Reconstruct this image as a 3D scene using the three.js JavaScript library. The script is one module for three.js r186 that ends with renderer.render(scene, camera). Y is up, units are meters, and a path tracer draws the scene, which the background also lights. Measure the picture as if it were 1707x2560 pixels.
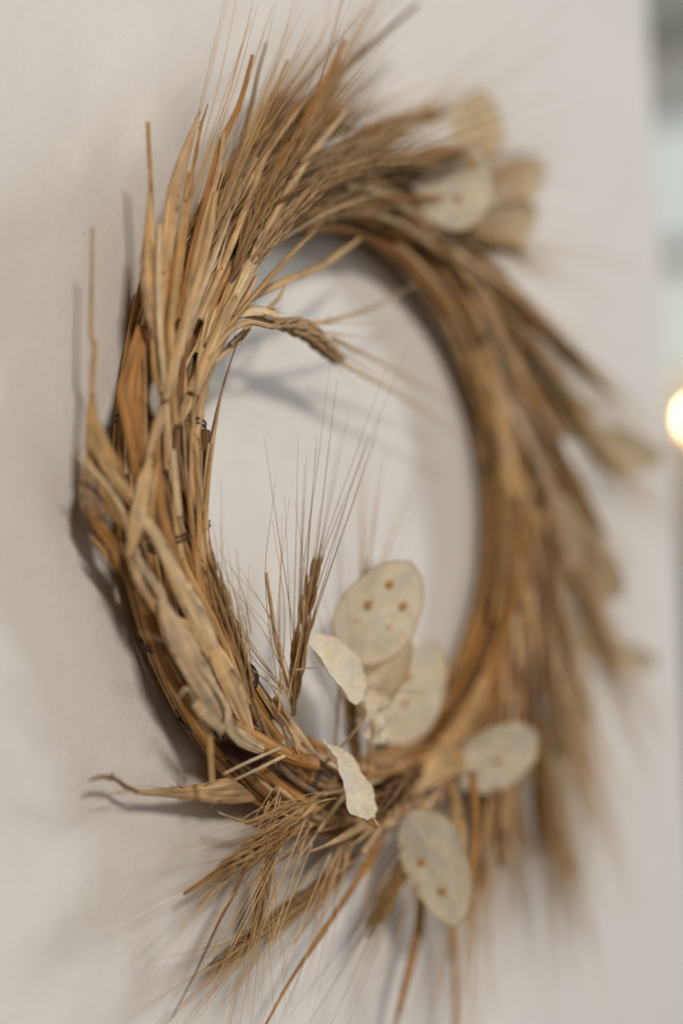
import * as THREE from 'three';
import { mergeGeometries } from 'three/addons/utils/BufferGeometryUtils.js';
import { RectAreaLightUniformsLib } from 'three/addons/lights/RectAreaLightUniformsLib.js';
import { ImprovedNoise } from 'three/addons/math/ImprovedNoise.js';

// ---------------------------------------------------------------- camera, light, exposure
// wall plane z = 0 (front face), x to the right along the wall, y up, wreath hung round the origin
const scene = new THREE.Scene();
const camera = new THREE.PerspectiveCamera(40, 682 / 1024, 0.02, 30);
camera.position.set(-0.4724, -0.0379, 0.3498);
camera.up.set(-0.01758, 0.99775, 0.06464);
camera.lookAt(-0.027, -0.009, 0.025);
camera.focus = 0.492;
camera.userData.fStop = 2.0;

const renderer = new THREE.WebGLRenderer({ antialias: true });
renderer.toneMapping = THREE.LinearToneMapping;
renderer.toneMappingExposure = 0.97;
renderer.shadowMap.enabled = true;
scene.background = new THREE.Color(0x000000);

RectAreaLightUniformsLib.init();
function areaLight(name, color, intensity, w, h, pos, look) {
  const l = new THREE.RectAreaLight(color, intensity, w, h);
  l.name = name; l.position.set(...pos); l.lookAt(...look); scene.add(l);
  return l;
}
areaLight('lamp_light', new THREE.Color(1.0, 0.91, 0.81), 180, 0.34, 0.34, [-1.91, 1.26, 2.63], [0, 0, 0]);       // warm lamp above and left, in front of the wall
areaLight('window_light', new THREE.Color(0.90, 0.95, 1.0), 35, 0.65, 1.0, [3.3, 1.15, 2.3], [0, 0, 0]);          // daylight from a window along the room, to the right
areaLight('room_fill', new THREE.Color(1.0, 0.95, 0.90), 0.95, 3.0, 2.4, [-0.6, -0.1, 3.2], [0, 0, 0]);             // added fill panel for bounce off the unbuilt room behind the camera
areaLight('far_room_fill', new THREE.Color(0.95, 1.0, 0.98), 3.4, 0.8, 0.8, [1.6, 1.3, -0.9], [3.0, 0.6, -0.95]);    // unseen lamp added to brighten the far end of the room beyond the wall

// ---------------------------------------------------------------- helpers
function rng(seed) { let a = seed >>> 0; return () => { a = (a + 0x6D2B79F5) | 0; let t = Math.imul(a ^ (a >>> 15), 1 | a); t = (t + Math.imul(t ^ (t >>> 7), 61 | t)) ^ t; return ((t ^ (t >>> 14)) >>> 0) / 4294967296; }; }
let rand = rng(20417);
const reseed = (n) => { rand = rng(n); };
const rr = (a, b) => a + (b - a) * rand();
const pick = (list) => list[Math.floor(rand() * list.length) % list.length];
const V = (x, y, z) => new THREE.Vector3(x, y, z);
const perlin = new ImprovedNoise();
const lerpList = (list, t) => { const k = t * (list.length - 1), i = Math.min(list.length - 2, Math.floor(k)); return list.length === 1 ? list[0] : list[i] + (list[i + 1] - list[i]) * (k - i); };
const used = {};
function part(name, geometry, material, parent) {
  const m = new THREE.Mesh(geometry, material); m.name = name; m.castShadow = m.receiveShadow = true; parent.add(m); return m;
}

// ---------------------------------------------------------------- materials
function dataTex(w, h, fn, srgb) {
  const d = new Uint8Array(w * h * 4);
  for (let y = 0; y < h; y++) for (let x = 0; x < w; x++) {
    const c = fn(x / w, y / h, x, y), i = (y * w + x) * 4;
    d[i] = Math.max(0, Math.min(255, c[0])); d[i + 1] = Math.max(0, Math.min(255, c[1])); d[i + 2] = Math.max(0, Math.min(255, c[2])); d[i + 3] = 255;
  }
  const t = new THREE.DataTexture(d, w, h);
  t.wrapS = t.wrapT = THREE.RepeatWrapping; t.magFilter = THREE.LinearFilter; t.minFilter = THREE.LinearMipmapLinearFilter; t.generateMipmaps = true;
  if (srgb) t.colorSpace = THREE.SRGBColorSpace;
  t.needsUpdate = true; return t;
}
// noise that repeats over the unit square
function tileNoise(nx, ny, seed) {
  const r = rng(seed), g = Array.from({ length: nx * ny }, () => r());
  const s = (t) => t * t * (3 - 2 * t);
  return (u, v) => {
    const x = ((u % 1) + 1) % 1 * nx, y = ((v % 1) + 1) % 1 * ny, i = Math.floor(x), j = Math.floor(y), a = s(x - i), b = s(y - j);
    const q = (p, o) => g[((j + o) % ny) * nx + ((i + p) % nx)];
    return (q(0, 0) * (1 - a) + q(1, 0) * a) * (1 - b) + (q(0, 1) * (1 - a) + q(1, 1) * a) * b;
  };
}
const nFibre = tileNoise(64, 4, 1), nFibre2 = tileNoise(24, 6, 2), nBlot = tileNoise(5, 9, 3), nSpeck = tileNoise(40, 60, 4), nBand = tileNoise(3, 24, 5);
const fibre = (u, v) => 0.5 * nFibre(u, v) + 0.3 * nFibre2(u, v) + 0.2 * nFibre(u * 2 + 0.3, v * 3);
const strawMap = dataTex(256, 512, (u, v) => {
  const f = fibre(u, v), b = nBlot(u, v), s = nSpeck(u, v), n = nBand(u, v);
  let k = 164 + 122 * f + 46 * (b - 0.5) + 26 * (n - 0.5);
  const dark = s > 0.93 && b > 0.5 ? (s - 0.93) / 0.07 : 0;          // little fungus specks on the straw
  k *= 1 - 0.55 * dark;
  return [k, k * (0.965 - 0.05 * (b - 0.5)), k * (0.93 - 0.14 * (b - 0.5))];
}, true);
const strawBump = dataTex(256, 512, (u, v) => { const k = 255 * (0.75 * fibre(u, v) + 0.25 * nBand(u, v)); return [k, k, k]; });
const palette = { pale: 0xf4dcb4, tan: 0xe6c596, gold: 0xd8b27a, amber: 0xc09056, brown: 0x9a7650, grey: 0xa89178, husk: 0xe4cdac, purple: 0x5c3d38, ear: 0xd2ae7a, awn: 0xc9a26c };
const M = {};
for (const k in palette) M[k] = new THREE.MeshPhysicalMaterial({ color: palette[k], map: strawMap, bumpMap: strawBump, bumpScale: 0.0005, roughness: k === 'amber' || k === 'gold' ? 0.6 : 0.72, specularIntensity: 0.5 });
M.awn = new THREE.MeshStandardMaterial({ color: palette.awn, roughness: 0.55 });
M.awnPale = new THREE.MeshStandardMaterial({ color: 0xdcb985, roughness: 0.55 });
M.awnBrown = new THREE.MeshStandardMaterial({ color: 0x9c7340, roughness: 0.55 });
M.wire = new THREE.MeshStandardMaterial({ color: 0x4b4038, roughness: 0.5, metalness: 0.55 });
M.glue = new THREE.MeshPhysicalMaterial({ color: 0xe9e4da, roughness: 0.12, transmission: 0.7, thickness: 0.002, ior: 1.48 });
const nPaper = tileNoise(90, 90, 11), nPaper2 = tileNoise(14, 14, 12), nVein = tileNoise(30, 30, 13);
const podMap = dataTex(256, 256, (u, v) => { const a = nPaper(u, v), b = nPaper2(u, v), c = Math.abs(nVein(u, v) - 0.5) * 2; const k = 224 + 20 * a + 18 * (b - 0.5) + 12 * c; return [k, k * (0.988 - 0.02 * (b - .5)), k * (0.965 - 0.07 * (b - .4))]; }, true);
const podBump = dataTex(256, 256, (u, v) => { const k = 255 * (0.4 * nPaper(u, v) + 0.6 * Math.abs(nVein(u, v) - 0.5) * 2); return [k, k, k]; });
const podMat = (c, t) => new THREE.MeshPhysicalMaterial({ color: c, map: podMap, bumpMap: podBump, bumpScale: 0.0003, roughness: 0.75, transmission: t, thickness: 0, side: THREE.DoubleSide, sheen: 0.15, sheenRoughness: 0.4 });
M.podPale = podMat(0xfff4e0, 0.28); M.podTan = podMat(0xfdeccb, 0.36);
M.rim = new THREE.MeshStandardMaterial({ color: 0xc2a477, roughness: 0.6 });
M.seed = new THREE.MeshStandardMaterial({ color: 0xc08a48, roughness: 0.6 });
M.seedPale = new THREE.MeshStandardMaterial({ color: 0xe6cfae, roughness: 0.7 });

// ---------------------------------------------------------------- sweeps
// parallel-transported frames along a smooth curve through pts
function frames(pts, seg, hint) {
  const curve = new THREE.CatmullRomCurve3(pts, false, 'centripetal');
  const P = [], T = [], N = [], B = [], S = [0];
  for (let i = 0; i <= seg; i++) { P.push(curve.getPoint(i / seg)); if (i) S.push(S[i - 1] + P[i].distanceTo(P[i - 1])); }
  for (let i = 0; i <= seg; i++) T.push(P[Math.min(seg, i + 1)].clone().sub(P[Math.max(0, i - 1)]).normalize());
  let n = hint.clone(); 
  for (let i = 0; i <= seg; i++) {
    n = n.clone().addScaledVector(T[i], -n.dot(T[i]));
    if (n.lengthSq() < 1e-6) { n = V(0.3, 0.5, 0.8).addScaledVector(T[i], -V(0.3, 0.5, 0.8).dot(T[i])); }
    n.normalize(); N.push(n.clone()); B.push(T[i].clone().cross(n));
  }
  return { P, T, N, B, S, seg };
}
// rings[i] = closed list of points; caps fan to the ring's middle
function skin(rings, us, vs, capA, capB) {
  const n = rings[0].length, pos = [], uv = [], idx = [];
  rings.forEach((ring, i) => { for (let j = 0; j <= n; j++) { const p = ring[j % n]; pos.push(p.x, p.y, p.z); uv.push(us[j], vs[i]); } });
  for (let i = 0; i + 1 < rings.length; i++) for (let j = 0; j < n; j++) { const a = i * (n + 1) + j, b = a + n + 1; idx.push(a, b, a + 1, b, b + 1, a + 1); }
  const cap = (i, flip) => {
    const c = new THREE.Vector3(); rings[i].forEach((p) => c.add(p)); c.multiplyScalar(1 / n);
    const base = pos.length / 3; pos.push(c.x, c.y, c.z); uv.push(0.5, vs[i]);
    rings[i].forEach((p, j) => { pos.push(p.x, p.y, p.z); uv.push(us[j], vs[i]); });
    for (let j = 0; j < n; j++) { const a = base + 1 + j, b = base + 1 + (j + 1) % n; flip ? idx.push(base, b, a) : idx.push(base, a, b); }
  };
  if (capA) cap(0, false); if (capB) cap(rings.length - 1, true);
  const g = new THREE.BufferGeometry();
  g.setAttribute('position', new THREE.Float32BufferAttribute(pos, 3)); g.setAttribute('uv', new THREE.Float32BufferAttribute(uv, 2)); g.setIndex(idx);
  g.computeVertexNormals();
  const nm = g.attributes.normal;                                       // close the seam
  for (let i = 0; i < rings.length; i++) { const a = i * (n + 1), b = a + n; const x = nm.getX(a) + nm.getX(b), y = nm.getY(a) + nm.getY(b), z = nm.getZ(a) + nm.getZ(b), l = Math.hypot(x, y, z) || 1; nm.setXYZ(a, x / l, y / l, z / l); nm.setXYZ(b, x / l, y / l, z / l); }
  return g;
}
// a round or flattened straw; widths in metres; cut = open hollow end
function straw(pts, widths, { seg = 14, sides = 8, flat = 1, cut = false, nodes = 0, hint = V(-0.6, 0.1, 0.8), ridged = 0.04 } = {}) {
  const f = frames(pts, seg, hint), rings = [], vs = [], u0 = rand(), v0 = rand() * 4, off = rand() * 50;
  const us = Array.from({ length: sides + 1 }, (_, j) => u0 + (j <= sides / 2 ? j : sides - j) / sides * 0.4);
  const ringAt = (i, r, back = 0) => Array.from({ length: sides }, (_, j) => {
    const a = j / sides * Math.PI * 2, q = r * (1 + ridged * Math.cos(a * 3 + off));
    return f.P[i].clone().addScaledVector(f.B[i], Math.cos(a) * q).addScaledVector(f.N[i], Math.sin(a) * q * flat).addScaledVector(f.T[i], back);
  });
  for (let i = 0; i <= seg; i++) {
    const t = i / seg; let r = lerpList(widths, t) / 2;
    r *= 1 + 0.10 * perlin.noise(off, t * 9, 0.3);
    for (let k = 1; k <= nodes; k++) r *= 1 + 0.22 * Math.exp(-(((t - k / (nodes + 1)) * seg) ** 2) * 1.2);
    rings.push(ringAt(i, r)); vs.push(v0 + f.S[i] / 0.06);
  }
  if (cut) { const r = lerpList(widths, 1) / 2; rings.push(ringAt(seg, r * 0.72)); rings.push(ringAt(seg, r * 0.66, -Math.min(0.006, r * 3))); vs.push(vs[seg], vs[seg]); }
  return skin(rings, us, vs, true, true);
}
// a dry leaf or sheath: arched strip with real thickness, ragged ends
function leaf(pts, widths, { seg = 18, curl = 0.6, hint = V(-0.62, 0.1, 0.78), thick = 0.00035, ragged = 0.5 } = {}) {
  const f = frames(pts, seg, hint), m = 10, rings = [], vs = [], off = rand() * 80, v0 = rand() * 5, u0 = rand();
  const twist = rr(-0.35, 0.35), uSpan = Math.min(0.5, 0.05 + Math.max(...widths) * 22);
  for (let i = 0; i <= seg; i++) {
    const t = i / seg, w = lerpList(widths, t), ca = Math.cos(twist * (t - 0.5)), sa = Math.sin(twist * (t - 0.5)), ring = [];
    const b = f.B[i].clone().multiplyScalar(ca).addScaledVector(f.N[i], sa), n = f.N[i].clone().multiplyScalar(ca).addScaledVector(f.B[i], -sa);
    const at = (s, side) => {
      const e = 1 + 0.07 * perlin.noise(off + s * 2, t * 9, 1.7), lift = -curl * w * 0.5 * s * s + 0.05 * w * perlin.noise(off + 9, t * 4, s * 2.2) + 0.10 * Math.min(w, 0.004) * perlin.noise(off + 31, t * 1.2, s * 6.5);
      const edge = (i === 0 || i === seg) ? (perlin.noise(off + s * 5, i, 4.4)) * ragged * 0.006 : 0;
      return f.P[i].clone().addScaledVector(b, s * w * 0.5 * e).addScaledVector(n, lift + side * thick * 0.5).addScaledVector(f.T[i], edge);
    };
    for (let j = 0; j <= m; j++) ring.push(at(-1 + 2 * j / m, 1));
    for (let j = m; j >= 0; j--) ring.push(at(-1 + 2 * j / m, -1));
    rings.push(ring); vs.push(v0 + f.S[i] / 0.06);
  }
  const us = []; for (let j = 0; j <= m; j++) us.push(u0 + j / m * uSpan); for (let j = m; j >= 0; j--) us.push(u0 + j / m * uSpan + 0.01); us.push(u0);
  return skin(rings, us, vs, true, true);
}
// fibres splitting away from a torn leaf, merged into it
function frayed(g, pts, widths) {
  const f = frames(pts, 24, V(-0.62, 0.1, 0.78)), all = [g];
  for (let k = 0; k < 7; k++) {
    const i = 1 + Math.floor(rand() * 20), s = rand() < 0.5 ? -1 : 1, w = lerpList(widths, i / 24) * 0.5, l = Math.min(rr(0.003, 0.012), w * 4), dir = rand() < 0.8 ? 1 : -1;
    const a = f.P[i].clone().addScaledVector(f.B[i], s * w * rr(0.6, 0.95)), d = f.T[i].clone().multiplyScalar(dir).addScaledVector(f.B[i], s * rr(0.05, 0.4)).addScaledVector(f.N[i], rr(-0.1, 0.35)).normalize();
    all.push(hair([a, a.clone().addScaledVector(d, l * 0.5), a.clone().addScaledVector(d, l).addScaledVector(f.B[i], s * l * 0.15)], rr(0.0003, 0.0007), 4));
  }
  return mergeGeometries(all);
}
function hair(pts, w, seg = 6) {                                         // a single awn, three-sided, tapering to nothing
  const f = frames(pts, seg, V(0.2, 0.4, 0.9)), rings = [], vs = [];
  for (let i = 0; i <= seg; i++) {
    const r = w / 2 * (1 - 0.8 * i / seg);
    rings.push([0, 1, 2].map((j) => f.P[i].clone().addScaledVector(f.B[i], Math.cos(j * 2.094) * r).addScaledVector(f.N[i], Math.sin(j * 2.094) * r))); vs.push(i);
  }
  return skin(rings, [0, .3, .6, 1], vs, false, false);
}
// one husked grain, base at the origin, pointing along +y
function grainGeometry(len, wid, keel) {
  const seg = 7, sides = 6, rings = [], vs = [];
  for (let i = 0; i <= seg; i++) {
    const t = i / seg, r = wid / 2 * Math.pow(Math.sin(Math.PI * Math.min(0.97, 0.10 + 0.87 * t)), 0.75);
    rings.push(Array.from({ length: sides }, (_, j) => { const a = j / sides * Math.PI * 2; return V(Math.cos(a) * r, t * len, Math.sin(a) * r * 0.7 + keel * len * 0.12 * Math.sin(t * Math.PI)); })); vs.push(t * 0.4);
  }
  return skin(rings, Array.from({ length: 7 }, (_, j) => j / 6), vs, true, true);
}
const grainVariants = [grainGeometry(0.0125, 0.0033, 1), grainGeometry(0.0115, 0.0030, 0.6), grainGeometry(0.0132, 0.0031, 1.2)];
function basis(pos, dir, face) {                                         // matrix that puts +y along dir and +z near face
  const y = dir.clone().normalize(), z = face.clone().addScaledVector(y, -face.dot(y)).normalize(), x = y.clone().cross(z);
  return new THREE.Matrix4().makeBasis(x, y, z).setPosition(pos);
}
// barley ear along pts (base to tip): rachis, grains in rows, long awns. sharp = every grain a mesh of its own
function barleyEar(pts, wid, { awn = 0.09, sharp = 0, spread = 0.16, parent, tone = 'ear', hint = V(-0.5, 0.2, 0.8), density = 1 } = {}) {
  const ear = new THREE.Group(); ear.name = 'barley_ear'; parent.add(ear);
  const f = frames(pts, 20, hint), len = f.S[20], rows = Math.max(6, Math.round(len / 0.0034));
  part('rachis', straw(pts, [0.0018, 0.0012], { seg: 8, sides: 5 }), M.brown, ear);
  const grains = [], awns = [];
  for (let k = 0; k < rows; k++) {
    const t = (k + 0.4) / rows, i = Math.min(19, Math.floor(t * 20)), q = t * 20 - i;
    const p = f.P[i].clone().lerp(f.P[i + 1], q), T = f.T[i], N = f.N[i], B = f.B[i];
    const side = k % 2 ? 1 : -1, env = Math.min(1, 0.55 + 1.6 * t, 0.5 + 2.2 * (1 - t));
    for (const lane of [0, 1, -1]) {
      const out = B.clone().multiplyScalar(side * (lane ? 0.55 : 1)).addScaledVector(N, lane * 0.85 + rr(-0.15, 0.15)).normalize();
      const dir = T.clone().addScaledVector(out, rr(0.12, 0.22) * (lane ? 0.9 : 1)).normalize();
      const m = basis(p.clone().addScaledVector(out, wid * 0.10 * env), dir, out);
      const s = env * wid / 0.0092 * rr(0.85, 1.08), sl = rr(0.85, 1.05);
      grains.push({ v: Math.floor(rand() * 3) % 3, m: m.clone().multiply(new THREE.Matrix4().makeScale(s, sl, s)) });
      if (rand() > 0.80 * density) continue;
      const tip = V(0, 0.0115 * sl, 0).applyMatrix4(m);
      const al = awn * rr(0.55, 1.1) * (lane ? 0.8 : 1), d2 = T.clone().addScaledVector(out, spread * rr(0.3, 1.4)).add(V(rr(-1, 1), rr(-1, 1), rr(-1, 1)).multiplyScalar(spread * 0.22)).normalize();
      const bend = out.clone().multiplyScalar(al * rr(-0.02, 0.07));
      const e = [tip, tip.clone().addScaledVector(dir, al * 0.12).lerp(tip.clone().addScaledVector(d2, al * 0.12), 0.6), tip.clone().addScaledVector(d2, al * 0.55).add(bend.clone().multiplyScalar(0.5)), tip.clone().addScaledVector(d2, al).add(bend)];
      for (const x of e) x.z = Math.max(0.0008, x.z);
      awns.push(hair(e, rr(0.00042, 0.0006)));
    }
  }
  if (sharp) grains.forEach((g) => { const mesh = part('grain', grainVariants[g.v], M[tone], ear); mesh.applyMatrix4(g.m); });
  else part('grains', mergeGeometries(grains.map((g) => grainVariants[g.v].clone().applyMatrix4(g.m))), M[tone], ear).userData.kind = 'stuff';
  if (awns.length) part('awns', mergeGeometries(awns), pick([M.awn, M.awnPale, M.awnPale, M.awnBrown]), ear).userData.kind = 'stuff';
  return ear;
}

// ---------------------------------------------------------------- the setting
const nWall = tileNoise(256, 256, 21), nWall2 = tileNoise(64, 64, 22), nWall3 = tileNoise(6, 6, 23);
const specks = Array.from({ length: 14 }, () => [rand(), rand(), rr(0.0012, 0.003), rr(0.6, 2.2), rr(20, 70), rr(0, 3)]);   // scuffs and dirt marks on the paint
const speck = (u, v) => { let s = 0; for (const [x, y, r, e, a, q] of specks) { const dx = (u - x) * Math.cos(q) + (v - y) * Math.sin(q), dy = (v - y) * Math.cos(q) - (u - x) * Math.sin(q), d = Math.hypot(dx / (r * e), dy / (r / e)); if (d < 1) s += a * (1 - d) * (0.4 + nWall(u * 3, v * 3)); } return s; };
const wallMap = dataTex(1024, 1024, (u, v) => { const k = 231 + 3 * (nWall2(u, v) - 0.5) + 4 * (nWall3(u, v) - 0.5) + 4 * (nWall(u, v) - 0.5) - speck(u, v); return [k, k * 0.985, k * 0.962]; }, true);
const wallBump = dataTex(1024, 1024, (u, v) => { const k = 255 * (0.6 * nWall(u, v) + 0.12 * nWall2(u, v) + 0.28 * nWall(u * 2, v * 2)); return [k, k, k]; });
const wallMat = new THREE.MeshStandardMaterial({ map: wallMap, bumpMap: wallBump, bumpScale: 0.00012, roughness: 0.85 });
function slab(name, x0, x1, y0, y1, z0, z1, material, uvScale, r = 0.003) {
  const s = new THREE.Shape(); s.moveTo(x0 + r, z0 + r); s.lineTo(x1 - r, z0 + r); s.lineTo(x1 - r, z1 - r); s.lineTo(x0 + r, z1 - r); s.closePath();
  const g = new THREE.ExtrudeGeometry(s, { depth: y1 - y0 - 2 * r, bevelEnabled: true, bevelThickness: r, bevelSize: r, bevelSegments: 3 });
  g.rotateX(-Math.PI / 2); g.translate(0, y0 + r, 0);
  const p = g.attributes.position; for (let i = 0; i < p.count; i++) p.setZ(i, -p.getZ(i));          // keep z as given
  const ix = []; for (let i = 0; i < p.count; i += 3) ix.push(i, i + 2, i + 1); g.setIndex(ix); g.computeVertexNormals();
  const uv = g.attributes.uv; for (let i = 0; i < p.count; i++) uv.setXY(i, (p.getX(i) + p.getZ(i)) / uvScale, p.getY(i) / uvScale);
  const m = part(name, g, material, scene); m.userData.kind = 'structure'; return m;
}
slab('wall', -1.6, 0.359, -1.2, 1.4, -0.12, 0, wallMat, 0.32, 0.004);

// room beyond the wall's end, far out of focus
const farMat = wallMat;
slab('far_wall', 3.02, 3.12, -1.6, 2.4, -2.6, 0.4, farMat, 1, 0.004);
{
  const w = new THREE.Group(); w.name = 'far_window'; w.position.set(3.0, 0.44, -0.95); scene.add(w);
  w.userData = { label: 'bright white window on the far wall beyond the wall edge', category: 'window' };
  const frameMat = new THREE.MeshStandardMaterial({ color: 0xb9bcb6, roughness: 0.6 });
  const pane = new THREE.MeshStandardMaterial({ color: 0x8a8d8a, emissive: 0xe9efe8, emissiveIntensity: 0.6, roughness: 0.3 });
  const box = (n, y0, y1, z0, z1, x, d, m) => { const b = part(n, new THREE.BoxGeometry(d, y1 - y0, z1 - z0), m, w); b.position.set(x, (y0 + y1) / 2, (z0 + z1) / 2); return b; };
  box('pane', 0.02, 0.31, -0.55, 0.55, 0, 0.01, pane); box('pane', 0.37, 0.70, -0.55, 0.55, 0, 0.01, pane);
  box('glazing_bar', 0.31, 0.37, -0.55, 0.55, -0.01, 0.05, frameMat); box('sill', -0.05, 0.02, -0.6, 0.6, -0.02, 0.09, frameMat); box('head', 0.70, 0.78, -0.6, 0.6, -0.01, 0.05, frameMat);
  box('jamb', 0.02, 0.70, -0.6, -0.55, -0.01, 0.05, frameMat); box('jamb', 0.02, 0.70, 0.55, 0.6, -0.01, 0.05, frameMat);
  const blind = part('blind_box', new THREE.BoxGeometry(0.12, 0.5, 1.5), new THREE.MeshStandardMaterial({ color: 0xb4b6ae, roughness: 0.8 }), scene);
  blind.position.set(2.94, 1.58, -0.95); blind.userData = { label: 'dark grey blind box above the far window', category: 'blind' };
}
{
  const l = new THREE.Group(); l.name = 'wall_lamp'; l.position.set(2.85, 0.33, -0.968); scene.add(l);
  l.userData = { label: 'small warm glowing lamp below the far window', category: 'lamp' };
  const bulb = part('bulb', new THREE.SphereGeometry(0.022, 20, 14), new THREE.MeshStandardMaterial({ color: 0xfff0dc, emissive: 0xffcf9c, emissiveIntensity: 6 }), l);
  bulb.scale.y = 1.25;
  const brass = new THREE.MeshStandardMaterial({ color: 0x6b5a40, roughness: 0.4, metalness: 0.7 });
  part('socket', new THREE.CylinderGeometry(0.014, 0.018, 0.05, 16), brass, l).position.y = -0.05;
  const arm = part('arm', new THREE.CylinderGeometry(0.006, 0.006, 0.165, 10), brass, l); arm.rotation.z = Math.PI / 2; arm.position.set(0.082, -0.07, 0);
  const pl = new THREE.PointLight(0xffd9ae, 0.15); pl.position.set(-0.03, 0.02, 0); pl.castShadow = true; l.add(pl);
}

// ---------------------------------------------------------------- the wreath
const wreath = new THREE.Group(); wreath.name = 'straw_wreath'; scene.add(wreath);
wreath.userData = { label: 'dried barley straw wreath with papery honesty pods hanging on the pale wall', category: 'wreath' };
const R0 = 0.1225, Z0 = 0.0180, X0 = 0.001;
// p = angle clockwise from the bottom of the ring; radial and out-of-wall offsets from the ring's core
const ringPoint = (phi, dr = 0, dz = 0) => V(X0 - (R0 + dr) * Math.sin(phi), -(R0 + dr) * Math.cos(phi), Math.max(0.002, Z0 + dz * 0.88));
const deg = Math.PI / 180;
// a stalk bound to the ring from phi0 for `bound` metres, then leaving it on an ever straighter line
function stalkPath(phi0, bound, free, rho, th, drift, zdrift, straight) {
  const pts = [], tw = rr(-3, 3); let s = 0; const step = 0.012;
  while (s < bound) { const a = th + tw * s; pts.push(ringPoint(phi0 + s / R0, rho * Math.cos(a), rho * Math.sin(a))); s += step; }
  const a = th + tw * bound, phi = phi0 + bound / R0;
  let p = ringPoint(phi, rho * Math.cos(a), rho * Math.sin(a)); pts.push(p.clone());
  let head = Math.atan2(Math.sin(phi), -Math.cos(phi)) ; // direction of travel in the wall plane
  head += drift; let vz = zdrift;
  for (let q = 0; q < free; q += step) {
    head -= step / R0 * straight;
    p = p.clone().add(V(Math.cos(head) * step, Math.sin(head) * step, vz * step)); p.z = Math.max(0.003, p.z);
    pts.push(p);
  }
  return pts;
}
reseed(11);
// hoop of canes inside the straw
for (let k = 0; k < 6; k++) {
  const a = k * 60 * deg, pts = []; for (let i = 0; i <= 40; i++) { const ph = (i / 40 * 352 + k * 58) * deg; pts.push(ringPoint(ph, 0.0065 * Math.cos(a + i * 0.1), 0.0065 * Math.sin(a + i * 0.1))); }
  part('hoop_cane', straw(pts, [0.0052], { seg: 90, sides: 8, nodes: 7 }), pick([M.amber, M.brown]), wreath);
}
reseed(12);
// bound straw, all round
const strawTones = ['tan', 'gold', 'amber', 'amber', 'brown', 'gold', 'tan', 'pale', 'husk', 'brown'];
let stems = 0;
for (let i = 0; i < 150; i++) {
  const phi0 = i / 150 * 360 * deg + rr(-0.05, 0.05), d = ((phi0 / deg) % 360 + 360) % 360;
  const th = rr(0, Math.PI * 2), rho = 0.006 + 0.0095 * Math.sqrt(rand());
  const inner = Math.cos(th) < -0.25, right = d > 185 && d < 335, loose = right && !inner;
  const bound = loose ? rr(0.02, 0.07) : rr(0.05, 0.13), free = loose ? (d > 300 ? rr(0.02, 0.05) : rr(0.035, 0.09)) : rr(0.01, 0.05);
  const pts = stalkPath(phi0, bound, free, rho, th, inner ? 0 : loose ? (d > 262 ? rr(0.30, 0.75) : rr(0.06, 0.42)) : rr(0, 0.10), rr(-0.05, 0.22), inner ? 1 : loose ? rr(0, 0.5) : rr(0.3, 0.9));
  part('straw_stem', straw(pts, [rr(0.0022, 0.0040), rr(0.0020, 0.0034)], { seg: 16, sides: 7, flat: rr(0.6, 1), nodes: rand() < 0.3 ? 1 : 0, cut: rand() < 0.4 }), M[pick(right ? ['tan', 'gold', 'amber', 'amber', 'brown', 'brown', 'gold'] : strawTones)], wreath); stems++;
}
reseed(20);
for (let i = 0; i < 26; i++) {                                         // the flank next to the wall, lower left
  const pts = stalkPath(rr(12, 88) * deg, rr(0.05, 0.10), rr(0.005, 0.03), 0.0115 + 0.004 * rand(), rr(-1.0, 0.5), rr(0, 0.06), rr(-0.05, 0.05), rr(0.7, 1));
  part('straw_stem', straw(pts, [rr(0.0024, 0.0042), rr(0.002, 0.0034)], { seg: 14, sides: 7, flat: rr(0.6, 1), cut: rand() < 0.4 }), M[pick(['amber', 'brown', 'gold', 'amber'])], wreath); stems++;
}
reseed(13);
// dry leaves and sheaths
for (let i = 0; i < 70; i++) {
  const d = rr(100, 375), th = rr(-0.6, 2.6), rho = 0.011 + 0.006 * rand();
  const pts = stalkPath(d * deg, rr(0.02, 0.05), rr(0.02, 0.07), rho, th, rr(0.02, 0.28), rr(0, 0.3), rr(0.1, 0.7));
  const w = rr(0.004, 0.008), out = pts[2].clone().setZ(0).normalize().multiplyScalar(Math.cos(th)).add(V(0, 0, Math.max(0.2, Math.sin(th))));
  part('leaf_sheath', leaf(pts, [w * 0.5, w, w * 0.9, w * 0.5, w * 0.12], { curl: rr(0.3, 1.1), hint: out }), M[pick(['tan', 'gold', 'pale', 'husk', 'amber', 'tan', 'grey'])], wreath);
}
reseed(14);
// narrow split strips and splinters lying over the bound straw on the ring's left
for (let i = 0; i < 115; i++) {
  const d = i >= 85 ? rr(112, 165) : i < 55 ? rr(66, 150) : rr(15, 66), th = rr(0.1, 2.2), rho = 0.0125 + 0.0045 * rand();
  const pts = stalkPath(d * deg, rr(0.012, 0.035), i >= 85 ? rr(0.05, 0.10) : rr(0.02, 0.06), rho, th, i >= 85 ? rr(-0.1, 0.3) : rr(-0.18, 0.26), rr(-0.08, 0.2), rr(0.2, 0.9));
  const w = rr(0.0008, 0.0026), out = pts[1].clone().setZ(0).normalize().multiplyScalar(Math.cos(th)).add(V(0, 0, Math.max(0.2, Math.sin(th))));
  part('straw_strip', leaf(pts, [w * 0.7, w, w, w * 0.8, w * 0.25], { curl: rr(0.1, 0.9), hint: out, seg: 12 }), M[pick(['tan', 'pale', 'gold', 'tan', 'husk', 'amber', 'brown', 'grey'])], wreath);
}
reseed(15);
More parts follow.
